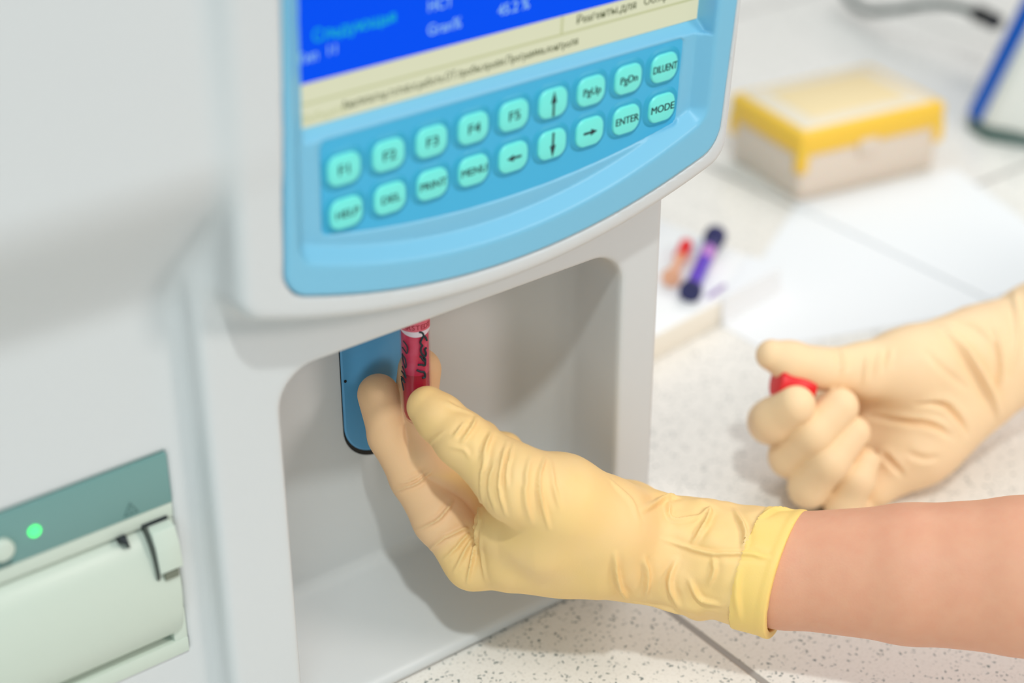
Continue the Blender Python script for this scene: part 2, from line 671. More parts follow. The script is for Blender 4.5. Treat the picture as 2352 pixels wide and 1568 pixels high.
def bezel_sdf(p):
    x, y, z = p[:, 0], p[:, 1], p[:, 2]
    s = y - head_front(z)                            # depth behind the head's front plane
    d = extrude(bezel_2d(x, z) + 0.35, np.maximum(-0.8 - s, s - 14), 1.4)
    di = inner_2d(x, z)
    # a 45 degree slope falls from the rim to the tray that holds screen and keypad
    tray = np.clip(-di / 5.6, 0, 1) * 6.3 - 0.8
    dish = np.maximum(di, (s - tray) * 0.66)
    d = smax(d, -dish, 0.9)
    key = extrude(keypad_2d(x, z), np.maximum(s - 6.4, -30 - s), 0.5)
    d = smax(d, -key, 0.4)
    # screen opening with a sloped lower sill
    edge = 287.3 - 3.6 * np.clip((10.5 - s) / 5.0, 0, 1)
    scd = np.maximum(np.maximum(np.abs(x - 25.2) - 96.0, (edge - z) * 0.8), s - 10.9)
    d = smax(d, -scd, 0.4)
    return d


V, Q = net_mesh(bezel_sdf, (-92, -40, 204), (142, -2, 356), 1.0, reach=1.6)
BZ = part('bezel', link('bezel', np_mesh('bezel', V, Q), BEZEL))

# plane of the head's front: x to the right, z up (tilted a little), depth s behind the plane
TILT = math.atan(0.06)


def face_matrix(x, z, s=0.0):                        # metres; local x right, local y up, local z outwards
    o = Vector((x, head_front(z) + s, z)) * 0.001
    xr, up, out = Vector((1, 0, 0)), Vector((0, -math.sin(TILT), math.cos(TILT))), Vector((0, -math.cos(TILT), -math.sin(TILT)))
    M = Matrix((xr, up, out)).transposed().to_4x4()
    M.translation = o
    return M


def face_panel(x0, x1, z0, z1, s, thick=0.6):
    bm = bmesh.new()
    P = [Vector((x, head_front(z) + s + t, z)) for t in (0, thick) for x, z in ((x0, z0), (x1, z0), (x1, z1), (x0, z1))]
    v = [bm.verts.new(q) for q in P]
    for a in ((0, 1, 2, 3), (7, 6, 5, 4), (0, 4, 5, 1), (1, 5, 6, 2), (2, 6, 7, 3), (3, 7, 4, 0)):
        bm.faces.new([v[i] for i in a])
    return bm


SCREEN = part('screen', bm_obj('screen', face_panel(-72, 122.5, 286.5, 352, 10.75, 1.5), DARK, smooth=False))
SCREEN['label'] = 'lit screen showing a blue page above a cream bar'


def under_part(o, p):                                # a sub-part: same world place
    o.parent = p
    o.matrix_parent_inverse = (Matrix.Translation(ROOT.location) @ p.matrix_parent_inverse).inverted()
    return o


under_part(bm_obj('display_page', face_panel(-70.6, 121.0, 304.4, 351, 10.4, .3), SCR_BLUE, smooth=False), SCREEN)
under_part(bm_obj('display_bar', face_panel(-70.6, 121.0, 287.6, 304.4, 10.4, .3), SCR_CREAM, smooth=False), SCREEN)
bm = face_panel(-70.6, 121.0, 296.2, 297.2, 10.3, .2)
bm2 = face_panel(48.4, 49.6, 297.2, 304.2, 10.3, .2)
me2 = bpy.data.meshes.new('t')
bm2.to_mesh(me2)
bm.from_mesh(me2)
under_part(bm_obj('display_divider', bm, SCR_LINE, smooth=False), SCREEN)
for s_, x, z, sz, mt_, al, wd in (
        ('Рeaгeнты.для', 56.0, 300.9, 5.0, SCR_TEXT, 'LEFT', 1.0), ('Об.кpoви', 90.5, 301.2, 5.0, SCR_TEXT, 'LEFT', 1.0),
        ('Выбepитe', -68.5, 291.0, 4.4, SCR_LINE, 'LEFT', .95),
        ('Анaлизaтop.гoтoв.к.paбoтe.ОТ.пpoбы.кpoви.Пpoгpaммa.кoнтpoля', -51.5, 292.2, 4.6, SCR_TEXT, 'LEFT', .80),
        ('Слeдующaя', -63, 321.0, 6.6, SCR_CYAN, 'LEFT', .95), ('11', -55, 314.5, 5.4, SCR_WHITE, 'CENTER', 1.0),
        ('Тип', -69.5, 313.8, 5.4, SCR_WHITE, 'LEFT', .9), ('Gran%', -14.5, 312.4, 6.2, SCR_WHITE, 'LEFT', .9),
        ('HCT', -14.5, 321.5, 6.2, SCR_WHITE, 'LEFT', .9), ('45.2 %', 17.5, 313.0, 6.2, SCR_WHITE, 'LEFT', .9)):
    under_part(text_obj('display_text', s_, sz, face_matrix(x, z, 10.25), mt_, None, al, 0.1, wd, 0.04), SCREEN)

# keypad membrane with raised keys
def membrane_mesh():
    bm = bmesh.new()
    outline = []
    n = 40
    for i in range(n + 1):
        x = -63.6 + 173.6 * i / n
        outline.append((x, 236.0 + 0.00125 * (x - 22) ** 2))
    outline += [(110.0, 282.8), (-63.6, 282.8)]
    a = [bm.verts.new((x, head_front(z) + 6.0, z)) for x, z in outline]
    b = [bm.verts.new((x, head_front(z) + 7.0, z)) for x, z in outline]
    bm.faces.new(a)
    bm.faces.new(b[::-1])
    for i in range(len(a)):
        j = (i + 1) % len(a)
        bm.faces.new((a[j], a[i], b[i], b[j]))
    return bm


part('keypad', bm_obj('keypad', membrane_mesh(), MEMBRANE, smooth=False))


def rr_ring(w, h, r, n=6):
    out = []
    for cx, cy, a0 in ((w / 2 - r, h / 2 - r, 0), (-w / 2 + r, h / 2 - r, 90), (-w / 2 + r, -h / 2 + r, 180), (w / 2 - r, -h / 2 + r, 270)):
        for k in range(n + 1):
            a = math.radians(a0 + 90 * k / n)
            out.append((cx + r * math.cos(a), cy + r * math.sin(a)))
    return out


def loft_key(rings):                                 # rings of (w, h, r, height)
    return rings_bm([[(x, y, hh) for x, y in rr_ring(w_, h_, r_)] for w_, h_, r_, hh in rings])


rim_me = None
labels = [['F1', 'F2', 'F3', 'F4', 'F5', 'up', 'PgUp', 'PgDn', 'DILUENT'], ['HELP', 'DEL', 'PRINT', 'MENU', 'left', 'down', 'right', 'ENTER', 'MODE']]
key_mesh = rim_mesh = None
ARROW = {'up': 90, 'left': 180, 'down': 270, 'right': 0}
for r_, row in enumerate(labels):
    for c_, s_ in enumerate(row):
        x = -54.4 + 19.27 * c_ + (0.6 if r_ else 0)
        z = (270.0, 252.0)[r_] + 0.33 * c_
        M = face_matrix(x, z, 6.0)
        if key_mesh is None:
            o = bm_obj('key', loft_key([(14.2, 12.4, 4.6, 0.2), (14.2, 12.4, 4.6, 1.0), (13.4, 11.6, 4.3, 1.6), (12.0, 10.2, 3.7, 1.8)]), KEYMINT)
            key_mesh = o.data
            q = bm_obj('key_rim', loft_key([(19.0, 16.6, 6.6, 0.0), (17.6, 15.4, 6.0, .35), (16.4, 14.4, 5.4, 0.7), (15.6, 13.6, 5.1, .75)]), KEYRIM)
            rim_mesh = q.data
        else:
            o = bpy.data.objects.new('key', key_mesh)
            q = bpy.data.objects.new('key_rim', rim_mesh)
            COL.objects.link(o)
            COL.objects.link(q)
        o.parent = ROOT
        o.matrix_basis = Matrix.Translation(-ROOT.location) @ M
        q.parent = o
        o['label'] = ('key with %s arrow' % s_) if s_ in ARROW else 'key marked %s' % s_
        T = Matrix.Translation((0, 0, 0.00185))
        if s_ in ARROW:
            L = 4.3 if s_ in ('up', 'down') else 3.9
            L = 5.4 if s_ in ('up', 'down') else 3.6
            pts = [(-L, -.55), (0.2, -.55), (0.2, -1.5), (L, 0), (0.2, 1.5), (0.2, .55), (-L, .55)]
            bm = bmesh.new()
            va = [bm.verts.new((px, py, 0)) for px, py in pts]
            vb = [bm.verts.new((px, py, -.1)) for px, py in pts]
            bm.faces.new(va)
            bm.faces.new(vb[::-1])
            for i in range(len(va)):
                j = (i + 1) % len(va)
                bm.faces.new((va[j], va[i], vb[i], vb[j]))
            t_ = bm_obj('legend', bm, INK, None, smooth=False)
            t_.data.transform(T @ Matrix.Rotation(math.radians(ARROW[s_]), 4, 'Z'))
            t_.parent = o
        else:
            wd = {'DILUENT': 0.69, 'ENTER': .90, 'PRINT': .98, 'MODE': .98, 'MENU': .98, 'HELP': 1.0, 'PgDn': .95, 'PgUp': .95}.get(s_, 1.1)
            sz = 5.8 if len(s_) <= 2 else 4.6
            text_obj('legend', s_, sz, T, INK, o, 'CENTER', 0.08, wd, 0.09)

# blue plate with its black gasket in the bay
def stadium(x0, x1, z0, z1, y, n=24, grow=0.0):
    r = (x1 - x0) / 2 + grow
    cx, cz = (x0 + x1) / 2, z0 + (x1 - x0) / 2
    pts = [(cx + r * math.cos(math.pi + math.pi * k / n), y, cz + r * math.sin(math.pi + math.pi * k / n)) for k in range(n + 1)]
    return pts + [(x1 + grow, y, z1), (x0 - grow, y, z1)]


PL = part('probe_plate', bm_obj('probe_plate', rings_bm([stadium(-16.6, 19.4, 89.0, 192, 57), stadium(-16.6, 19.4, 89.0, 192, 54.2), stadium(-16.6, 19.4, 89.0, 192, 53.6, grow=-.7)]), PLATE))
under_part(bm_obj('gasket', rings_bm([stadium(-16.8, 19.6, 86.2, 190, 57), stadium(-16.8, 19.6, 86.2, 190, 54.5)]), RUBBER), PL)
under_part(bm_obj('screw_hole', lathe_bm([(0.7, 0), (0.7, 0.5)], (-15.2, 53.7, 131.0), 12, (0, -1, 0)), RUBBER), PL)
# ------------------------------------------------------------------ built-in printer on the left panel
PR = part('printer', bm_obj('printer', (lambda: rings_bm([[(-262, y, 61.8), (-122.3, y, 61.8), (-122.3, y, 136), (-262, y, 136)] for y in (40, 12.0)] ))(), PRN_WHITE, smooth=False))
# front frame of the printer is cut back where the paper door sits
bpy.data.objects.remove(PR)
def frame_bm():
    bm = bmesh.new()
    def bx(lo, hi):
        b2 = box_bm(lo, hi, 0.5, 2)
        me = bpy.data.meshes.new('t')
        b2.to_mesh(me)
        b2.free()
        bm.from_mesh(me)
        bpy.data.meshes.remove(me)
    bx((-262, 10.8, 61.8), (-122.3, 40, 69.0))         # bottom rail
    bx((-262, 11.2, 129.5), (-122.3, 40, 136.6))       # top rail
    bx((-128.2, 11.2, 61.8), (-122.3, 40, 84))         # right post, lower
    bx((-124.0, 12.2, 80), (-122.3, 40, 132))
    bx((-262, 26, 66), (-122.3, 40, 134))              # back
    return bm


PR = part('printer', bm_obj('printer', frame_bm(), PRN_WHITE))
PR['label'] = 'built-in printer with ivory paper door'
pn = under_part(bm_obj('control_strip', box_bm((-262, 10.6, 136.2), (-122.3, 30, 159.2), 0.7, 2), PRN_PANEL), PR)
pn['label'] = 'grey-green strip'
under_part(bm_obj('indicator_lamp', lathe_bm([(2.4, 0), (2.4, .6), (2.0, 1.0), (1.0, 1.3)], (-178.2, 10.7, 147.3), 24, (0, -1, 0)), LED), PR)['label'] = 'glowing green lamp'
under_part(bm_obj('feed_button', lathe_bm([(4.6, 0), (4.6, 2.2), (3.8, 3.0), (1.5, 3.4)], (-191.6, 10.7, 145.2), 28, (0, -1, 0)), PRN_WHITE), PR)


def tri_symbol():
    bm = bmesh.new()
    y = 10.45
    c = Vector((-139.8, y, 139.9))
    outer = [c + Vector((3.9 * math.cos(a), 0, 3.9 * math.sin(a))) for a in (math.radians(90), math.radians(210), math.radians(330))]
    inner = [c + (q - c) * 0.62 for q in outer]
    vo, vi = [bm.verts.new(q) for q in outer], [bm.verts.new(q) for q in inner]
    for i in range(3):
        j = (i + 1) % 3
        bm.faces.new((vo[i], vo[j], vi[j], vi[i]))
    q = [c + Vector(d) for d in ((-.35, 0, 1.0), (.35, 0, 1.0), (.25, 0, -.6), (-.25, 0, -.6))]
    bm.faces.new([bm.verts.new(k) for k in q])
    q = [c + Vector(d) for d in ((-.3, 0, -.9), (.3, 0, -.9), (.3, 0, -1.5), (-.3, 0, -1.5))]
    bm.faces.new([bm.verts.new(k) for k in q])
    r = bmesh.ops.extrude_face_region(bm, geom=bm.faces[:])
    for v in [e for e in r['geom'] if isinstance(e, bmesh.types.BMVert)]:
        v.co.y += 0.3
    return bm


under_part(bm_obj('warning_symbol', tri_symbol(), PRN_GREY, smooth=False), PR)
bm = bmesh.new()
under_part(bm_obj('paper_symbol', box_bm((-194, 10.4, 136.8), (-188.5, 10.9, 139.4)), PRN_GREY, smooth=False), PR)


def door_bm():                                       # convex paper door, profile in y-z swept along x, right end notched for the latch
    prof = []
    for k in range(25):
        a = math.radians(100 - 150 * k / 24)
        prof.append((31 - 24.5 * math.cos(a) * .0 - 0, 0))
    pr = catmull([(22, 129.2), (15, 128.6), (9.5, 124.5), (5.2, 115), (3.6, 101), (5.0, 86), (9.5, 75.5), (15, 71.2), (24, 70.4)], 6)
    rings = []
    for x in (-262, -127.5, -125.6, -125.0):
        sh = {-127.5: 0.0, -262: 0.0, -125.6: 0.5, -125.0: 1.6}[x]
        rings.append([(x, q[0] + sh, q[1] - (sh * (1 if q[1] > 100 else -1))) for q in pr] + [(x, 25, 100)])
    return rings_bm(rings)


dr = under_part(bm_obj('paper_door', door_bm(), PRN_WHITE), PR)


def latch_bm():                                      # lever plate standing a little proud at the door's end
    bm = bmesh.new()
    prof = [(12.5, 129.6), (5.6, 128.9), (3.2, 121.5), (2.0, 111.5), (6, 110.5), (20, 112), (20, 129)]
    rings = [[(x, y, z) for y, z in prof] for x in (-134.6, -124.6)]
    b2 = rings_bm(rings)
    bmesh.ops.bevel(b2, geom=b2.edges[:], offset=0.5, segments=2, profile=.5, affect='EDGES')
    return b2


under_part(bm_obj('door_latch', latch_bm(), PRN_WHITE), PR)
bm = box_bm((-136.2, 10.4, 129.6), (-125.2, 20, 131.0), 0.1, 1)
under_part(bm_obj('latch_slot', bm, DARK, smooth=False), PR)
rings = [[(x, y, z) for y, z in [(9.0, 130.4), (4.4, 123), (2.6, 112), (3.2, 108.4), (20, 109), (20, 130)]] for x in (-135.6, -134.5)]
under_part(bm_obj('latch_gap', rings_bm(rings), mat('latch_gap_grey', (70, 76, 70), .6), smooth=False), PR)
bm = box_bm((-132.5, 2.6, 107.2), (-126.5, 20, 110.6), 0.2, 1)
under_part(bm_obj('latch_recess', bm, mat('latch_recess_grey', (112, 116, 100), .6), smooth=False), PR)
rings = [[(x, y, z) for y, z in [(9.6, 129.9), (6.8, 126.0 - dz), (20, 120), (20, 129.9)]] for x, dz in ((-146.5, -3.5), (-144.0, -1.5), (-143.4, 0.5))]
under_part(bm_obj('door_notch', rings_bm(rings), DARK, smooth=False), PR)
bm = box_bm((-255, 13.5, 128.6), (-144, 20, 130.2))
under_part(bm_obj('paper_slot', bm, mat('paper_slot_grey', (120, 150, 140), .5), smooth=False), PR)
# ------------------------------------------------------------------ the gloved hands
def chain_sdf(p, chain, k):                          # chain: list of (point, radius)
    d = None
    for (a, ra), (b, rb) in zip(chain[:-1], chain[1:]):
        e = capsule(p, a, b, ra, rb)
        d = e if d is None else smin(d, e, k)
    return d


def hand_field(palm_parts, fingers, k_palm, k_root):
    def f(p):
        d = None
        for ch in palm_parts:
            e = chain_sdf(p, ch, k_palm)
            d = e if d is None else smin(d, e, k_palm)
        out = None
        for ch, kk in fingers:
            e = smin(d, chain_sdf(p, ch, 3.0), kk)
            out = e if out is None else smin(out, e, 0.8)
        return out
    return f


def view_px(V):
    r = V - CAM
    z = r @ FWD
    return np.stack([1176 + F_PX * (r @ RGT) / z, 784 - F_PX * (r @ UPV) / z, z], 1)


def vertex_normals(V, Q):
    n = np.cross(V[Q[:, 2]] - V[Q[:, 0]], V[Q[:, 3]] - V[Q[:, 1]])
    out = np.zeros_like(V)
    for i in range(4):
        np.add.at(out, Q[:, i], n)
    return out / np.maximum(np.linalg.norm(out, axis=1, keepdims=True), 1e-12)


def fold(V, Q, creases, scale=2.3):
    """raise glove folds: each crease is (points on the photographed side, height mm, half width mm)"""
    N = vertex_normals(V, Q)
    px = view_px(V)
    facing = np.einsum('ij,ij->i', N, V - CAM) < 0
    idx = np.nonzero(facing)[0]
    fx = px[idx]
    disp = np.zeros(len(V))
    for pts, hgt, sig in creases:
        line = np.array(catmull([(q[0], q[1], 0) for q in pts], 14))[:, :2]
        S = []
        for q in line:
            d2 = (fx[:, 0] - q[0]) ** 2 + (fx[:, 1] - q[1]) ** 2
            near = np.nonzero(d2 < 64)[0]
            if not len(near):
                near = np.array([np.argmin(d2)])
                if d2[near[0]] > 400:
                    continue
            z = fx[near, 2]
            cand = near[z < z.min() + 4]
            S.append(V[idx[cand[np.argmin(d2[cand])]]])
        if len(S) < 3:
            continue
        S = np.array(S)
        for _ in range(3):
            S[1:-1] = (S[:-2] + S[1:-1] * 2 + S[2:]) / 4
        n = len(S)
        tp = np.clip(np.minimum(np.arange(n), n - 1 - np.arange(n)) / (0.3 * n), 0.05, 1) ** 0.7
        R = 4.5 * sig
        m_ = np.nonzero(np.all((V > S.min(0) - R) & (V < S.max(0) + R), axis=1))[0]
        A, Bv = S[:-1], S[1:] - S[:-1]
        best = np.full(len(m_), 1e9)
        bt = np.zeros(len(m_))
        for i in range(n - 1):
            rel = V[m_] - A[i]
            t = np.clip(rel @ Bv[i] / max(Bv[i] @ Bv[i], 1e-9), 0, 1)
            dd = np.linalg.norm(rel - t[:, None] * Bv[i], axis=1)
            better = dd < best
            best[better] = dd[better]
            bt[better] = (tp[i] * (1 - t) + tp[i + 1] * t)[better]
        prof = np.exp(-(best / sig) ** 2) - 0.5 * np.exp(-(best / (2.3 * sig)) ** 2)
        disp[m_] += hgt * scale * bt * prof
    return V + N * disp[:, None]


# left hand: thumb and middle finger hold the tube, the index rests by the blue plate
U_DIR = np.array([0.609, 0.793, 0.0])                # across the hand, away from the thumb
mcp2 = at(1088, 1287, .768)
mcp3 = mcp2 + U_DIR * 20 + np.array([0, 0, 3])
mcp4 = mcp2 + U_DIR * 39 + np.array([1, -2, 4])
mcp5 = mcp2 + U_DIR * 55 + np.array([5, -8, 4])
wr = at(1440, 1245, .770)
wrU = wr + U_DIR * 18 + np.array([0, 0, -8.0])
th_cmc, th_mcp, th_ip, th_tip = at(1385, 1205, .747), at(1190, 1113, .724), at(1062, 1009, .730), at(982, 934, .7375)
L_palm = [
    [(wr, 23.5), (at(1300, 1265, .768), 17.5), (mcp2, 11.8)],
    [(wrU, 20.5), (mcp3 + (wr - mcp3) * .35, 14), (mcp3, 11)],
    [(wrU, 20.5), (mcp4, 11)],
    [(wrU + U_DIR * 4, 18), (mcp5, 10)],
    [(wr, 22), (th_cmc, 19), (at(1290, 1150, .733), 17.5), (th_mcp, 15)],
    [(at(1400, 1235, .757), 20), (at(1250, 1225, .744), 16.5), (at(1160, 1215, .748), 11)],
    [(at(1270, 1140, .742), 15), (at(1142, 1200, .752), 8)],
    [(at(1360, 1270, .757), 18), (at(1180, 1285, .757), 13)],
]
L_fingers = [
    ([(mcp2, 11.8), (on_y(1012, 1190, 4), 12.2), (on_y(952, 1097, 20), 10.6), (on_y(898, 1000, 31), 9.9), (on_y(869, 906, 36), 9.2)], 7),
    ([(mcp3, 11), (np.array([4., 18, 105]), 10.2), (np.array([6., 30, 124]), 9.6), (np.array([11., 33.5, 137]), 9.6)], 5),
    ([(mcp4, 11), (np.array([22., 34, 96]), 9.8), (np.array([32., 18, 99]), 9.2), (np.array([34., 4, 88]), 8.6)], 5),
    ([(mcp5, 10), (np.array([40., 34, 86]), 8.8), (np.array([46., 18, 88]), 8.2), (np.array([46., 6, 80]), 7.8)], 5),
    ([(th_mcp, 14.5), (th_ip, 11.6), (at(1010, 960, .735), 10.2), (th_tip, 8.9)], 8),
]
l_hand = hand_field(L_palm, L_fingers, 9.0, 5.0)
cA, cB = at(1440, 1248, .771), at(1800, 1318, .766)
ax = (cB - cA) / np.linalg.norm(cB - cA)
q1, q2, q3 = at(1874, 1172, .788), at(1770, 1456, .765), at(1778, 1318, .737)
cut_n = np.cross(q2 - q1, q3 - q1)
cut_n /= np.linalg.norm(cut_n)
if cut_n @ ax < 0:
    cut_n = -cut_n
arm_chain = [(at(1640, 1290, .769), 23.5), (at(1800, 1309, .766), 25.2), (at(2090, 1318, .753), 30.0), (at(2352, 1323, .741), 33.6), (at(2700, 1330, .723), 39.0), (at(3000, 1335, .71), 41.0)]


def l_glove(p):
    d = l_hand(p)
    wob = vnoise(p / 13.0, 3) * 2.0 + vnoise(p / 6.0, 5) * 0.7
    along = (p - cA) @ ax
    sl = capsule(p, cA, cB + ax * 40, 24.0, 30.6) - wob * smooth01(along / 30.0) * (1 - 0.8 * smooth01((along - 42) / 16.0))
    d = smin(d, sl, 5.0)
    e = (p - q1) @ cut_n                              # distance past the rim
    band = capsule(p, cA, cB + ax * 40, 24.6, 31.3) - 0.5 * smooth01((e + 5) / 3.0)
    d = smin(d, np.maximum(band, -(e + 15.5)), 0.6)
    d = smax(d, e, 0.8)
    hole = np.maximum(capsule(p, cA + ax * 35, cB + ax * 60, 23.6, 29.6), -(e + 16))
    return np.maximum(d, -hole)


LC = [
    ([(1096, 955), (1082, 983), (1059, 1016)], .9, 1.1), ([(1131, 988), (1117, 1019), (1102, 1062)], .7, 1.3),
    ([(1166, 1012), (1152, 1065), (1147, 1120), (1162, 1185)], 1.1, 1.1), ([(1178, 1018), (1166, 1070), (1163, 1120)], .8, 1.0),
    ([(1127, 985), (1115, 1046), (1105, 1103), (1108, 1160)], .7, 1.3), ([(1136, 1060), (1123, 1116), (1139, 1178)], .7, 1.2),
    ([(1220, 1042), (1210, 1093), (1207, 1148), (1223, 1205)], .7, 1.5), ([(1253, 1046), (1239, 1093), (1242, 1148), (1262, 1215)], 1.2, 1.2),
    ([(1265, 1053), (1271, 1109), (1287, 1173)], .7, 1.5), ([(1067, 969), (1041, 1007)], .6, 1.1), ([(1022, 990), (993, 1014), (985, 1020)], .4, 1.2),
    ([(1080, 1052), (1063, 1030), (1030, 1026)], .4, 1.3), ([(1020, 920), (1045, 935), (1085, 948)], .5, 1.5),
    ([(904, 1127), (955, 1111), (992, 1080)], 1.0, 1.0), ([(918, 1112), (958, 1097), (984, 1074)], .6, 1.0),
    ([(953, 1219), (1003, 1195), (1029, 1167), (1040, 1149)], 1.1, 1.0), ([(984, 1266), (1016, 1237), (1054, 1218), (1096, 1205)], .9, 1.1),
    ([(1016, 1287), (1054, 1250), (1092, 1205)], .8, 1.1), ([(1041, 1317), (1070, 1262), (1096, 1208)], .8, 1.2),
    ([(1073, 1341), (1086, 1269), (1097, 1200)], 1.2, 1.1), ([(1115, 1333), (1105, 1270), (1102, 1230)], .5, 1.5), ([(1098, 1150), (1100, 1180), (1098, 1215)], .7, 1.3),
    ([(1412, 1270), (1420, 1340), (1442, 1380)], 1.3, 1.5), ([(1474, 1172), (1529, 1141), (1559, 1139)], 1.2, 1.6), ([(1400, 1100), (1420, 1120), (1450, 1150), (1470, 1200)], .5, 2.0),
    ([(1537, 1142), (1542, 1190), (1614, 1184)], .9, 1.4), ([(1520, 1237), (1589, 1259), (1640, 1271), (1716, 1271), (1765, 1280)], 1.0, 1.2),
    ([(1478, 1280), (1488, 1323), (1482, 1374)], 1.2, 1.7), ([(1554, 1285), (1537, 1340), (1559, 1395)], 1.3, 1.7), ([(1580, 1327), (1606, 1374), (1657, 1391)], 1.0, 1.6),
    ([(1686, 1168), (1712, 1220), (1704, 1263)], 1.2, 1.5), ([(1604, 1188), (1631, 1168), (1612, 1215), (1587, 1250)], 1.2, 1.5), ([(1742, 1188), (1780, 1168), (1820, 1166)], .9, 1.4),
    ([(1636, 1275), (1640, 1310), (1625, 1345)], .7, 1.5), ([(1700, 1300), (1690, 1360), (1700, 1430)], .6, 2.0), ([(1440, 1380), (1520, 1395), (1600, 1425)], .6, 1.8),
]
PERSON = thing('person', 'person in cream latex gloves reaching in, one hand holding a blood tube', 'person', (300, -200, 60))
V, Q = net_mesh(l_glove, (-42, -170, 30), (150, 62, 165), 0.75, reach=1.5, project=1)
V = fold(V, Q, [(a, b, c * .82) for a, b, c in LC], 2.8)
near_f = np.minimum(chain_sdf(V, L_fingers[0][0][1:], 3.0), chain_sdf(V, L_fingers[1][0][1:], 3.0))
stretch = smooth01(1.0 - near_f / 7.0) * 0.85 * (1 - 0.6 * smooth01((9 - np.linalg.norm(V - L_fingers[0][0][-1][0], axis=1)) / 6.0))
stretch = np.maximum(stretch, 0.25 * smooth01((10 - np.abs(capsule(V, th_cmc, wr, 16, 16))) / 10.0))
band_q = ((V[Q].mean(1) - q1) @ cut_n) > -15.2
def used(V_, Q_):
    ids, inv = np.unique(Q_, return_inverse=True)
    return V_[ids], inv.reshape(Q_.shape), ids


Vg, Qg, ids = used(V, Q[~band_q])
o = under(link('glove', np_mesh('glove', Vg, Qg), LATEX), PERSON)
o['label'] = 'cream latex glove on the left hand, wrinkled at the wrist'
at_ = o.data.attributes.new('stretch', 'FLOAT', 'POINT')
at_.data.foreach_set('value', stretch[ids].astype(np.float32))
Vg, Qg, ids = used(V, Q[band_q])
cb = link('cuff_band', np_mesh('cuff_band', Vg, Qg), LATEX_BAND)
cb.parent = o
cb.matrix_parent_inverse = (Matrix.Translation(PERSON.location) @ o.matrix_parent_inverse).inverted()
cb['label'] = 'yellow rolled band at the cuff'
V, Q = net_mesh(lambda p: chain_sdf(p, arm_chain, 4.0), (60, -330, 10), (310, -40, 145), 2.2, reach=1.2)
o = under(link('forearm', np_mesh('forearm', V, Q), SKIN), PERSON)
o['label'] = 'bare left forearm'

# right hand: half closed on the worktop, a red stopper between thumb and forefinger
rw = at(2285, 822, .935)
r_el = at(2760, 620, .955)
R_palm = [
    [(rw, 27), (at(2140, 905, .918), 21), (at(1990, 905, .918), 15)],
    [(rw, 26), (at(2120, 985, .918), 22), (at(1960, 1010, .925), 15)],
    [(at(2240, 905, .928), 18), (at(2100, 1040, .912), 15.5), (at(2010, 1110, .912), 12)],
    [(at(2240, 800, .922), 22), (at(2090, 845, .902), 19.5), (at(1990, 850, .895), 14)],
]
R_fingers = [
    ([(at(1985, 850, .895), 13.5), (at(1885, 846, .886), 10.6), (at(1815, 830, .884), 10.4), (at(1772, 815, .882), 8.0)], 6),
    ([(at(1970, 930, .928), 13), (at(1840, 960, .922), 11), (at(1770, 968, .900), 11.4), (at(1780, 962, .885), 11.2), (at(1828, 930, .872), 9.8)], 3),
    ([(at(1960, 985, .930), 12), (at(1850, 1060, .926), 10.5), (at(1815, 1048, .898), 10.8), (at(1868, 992, .880), 10.6), (at(1928, 934, .880), 9.8)], 3),
    ([(at(1980, 1040, .928), 12), (at(1890, 1120, .920), 10), (at(1858, 1118, .894), 10.4), (at(1905, 1060, .882), 10.0), (at(1960, 992, .884), 8.6)], 3),
    ([(at(2000, 1090, .920), 11), (at(1960, 1170, .912), 9.4), (at(1938, 1158, .896), 9.4), (at(1968, 1100, .888), 8.8), (at(1985, 1062, .890), 7.6)], 3),
]
r_hand = hand_field(R_palm, R_fingers, 10.0, 5.0)
rax = (r_el - rw) / np.linalg.norm(r_el - rw)


def r_glove(p):
    d = r_hand(p)
    along = (p - rw) @ rax
    wob = vnoise(p / 16.0, 9) * 1.8 + vnoise(p / 7.0, 11) * 0.6
    sl = capsule(p, rw, rw + rax * 90, 28.5, 32.0) - wob * smooth01((along + 5) / 25.0)
    d = smin(d, sl, 5.0)
    d = smax(d, along - 82, 0.8)
    hole = np.maximum(capsule(p, rw, rw + rax * 120, 26.4, 30.8), 62 - along)
    return np.maximum(d, -hole)


RC = [
    ([(2168, 752), (2223, 815), (2271, 892), (2297, 958)], 2.4, 2.2), ([(2287, 748), (2300, 828), (2297, 885)], 1.7, 2.0), ([(2182, 732), (2239, 745), (2290, 790)], .9, 2.0),
    ([(2105, 930), (2163, 929), (2201, 962), (2223, 1000)], -1.5, 1.8), ([(2000, 956), (2080, 968), (2143, 978), (2185, 1004)], -1.5, 1.8),
    ([(1990, 1023), (2041, 1055), (2073, 1092)], -1.3, 1.8), ([(2080, 1040), (2120, 1052), (2160, 1050)], -.7, 2.0), ([(2120, 800), (2170, 850), (2230, 900)], -.6, 2.2),
    ([(1932, 800), (1937, 830), (1934, 858)], .9, 1.4), ([(1996, 815), (1984, 879)], .7, 1.6), ([(2024, 805), (2012, 860)], .7, 1.6), ([(2050, 800), (2035, 850)], .5, 1.6),
    ([(2330, 660), (2340, 760), (2330, 850)], .9, 2.0),
]
V, Q = net_mesh(r_glove, (180, -110, -4), (440, 90, 150), 0.95, reach=1.5, project=1)
V = fold(V, Q, RC, 3.4)
V[:, 2] = np.maximum(V[:, 2], 0.3)
o = under(link('glove', np_mesh('glove', V, Q), LATEX_LIT), PERSON)
o['label'] = 'cream latex glove on the half closed right hand'
r_arm = [(rw + rax * 35, 24.0), (rw + rax * 110, 29), (rw + rax * 230, 39)]
V, Q = net_mesh(lambda p: chain_sdf(p, r_arm, 4.0), (320, -170, 10), (640, 60, 220), 2.6, reach=1.2)
under(link('forearm', np_mesh('forearm', V, Q), SKIN), PERSON)

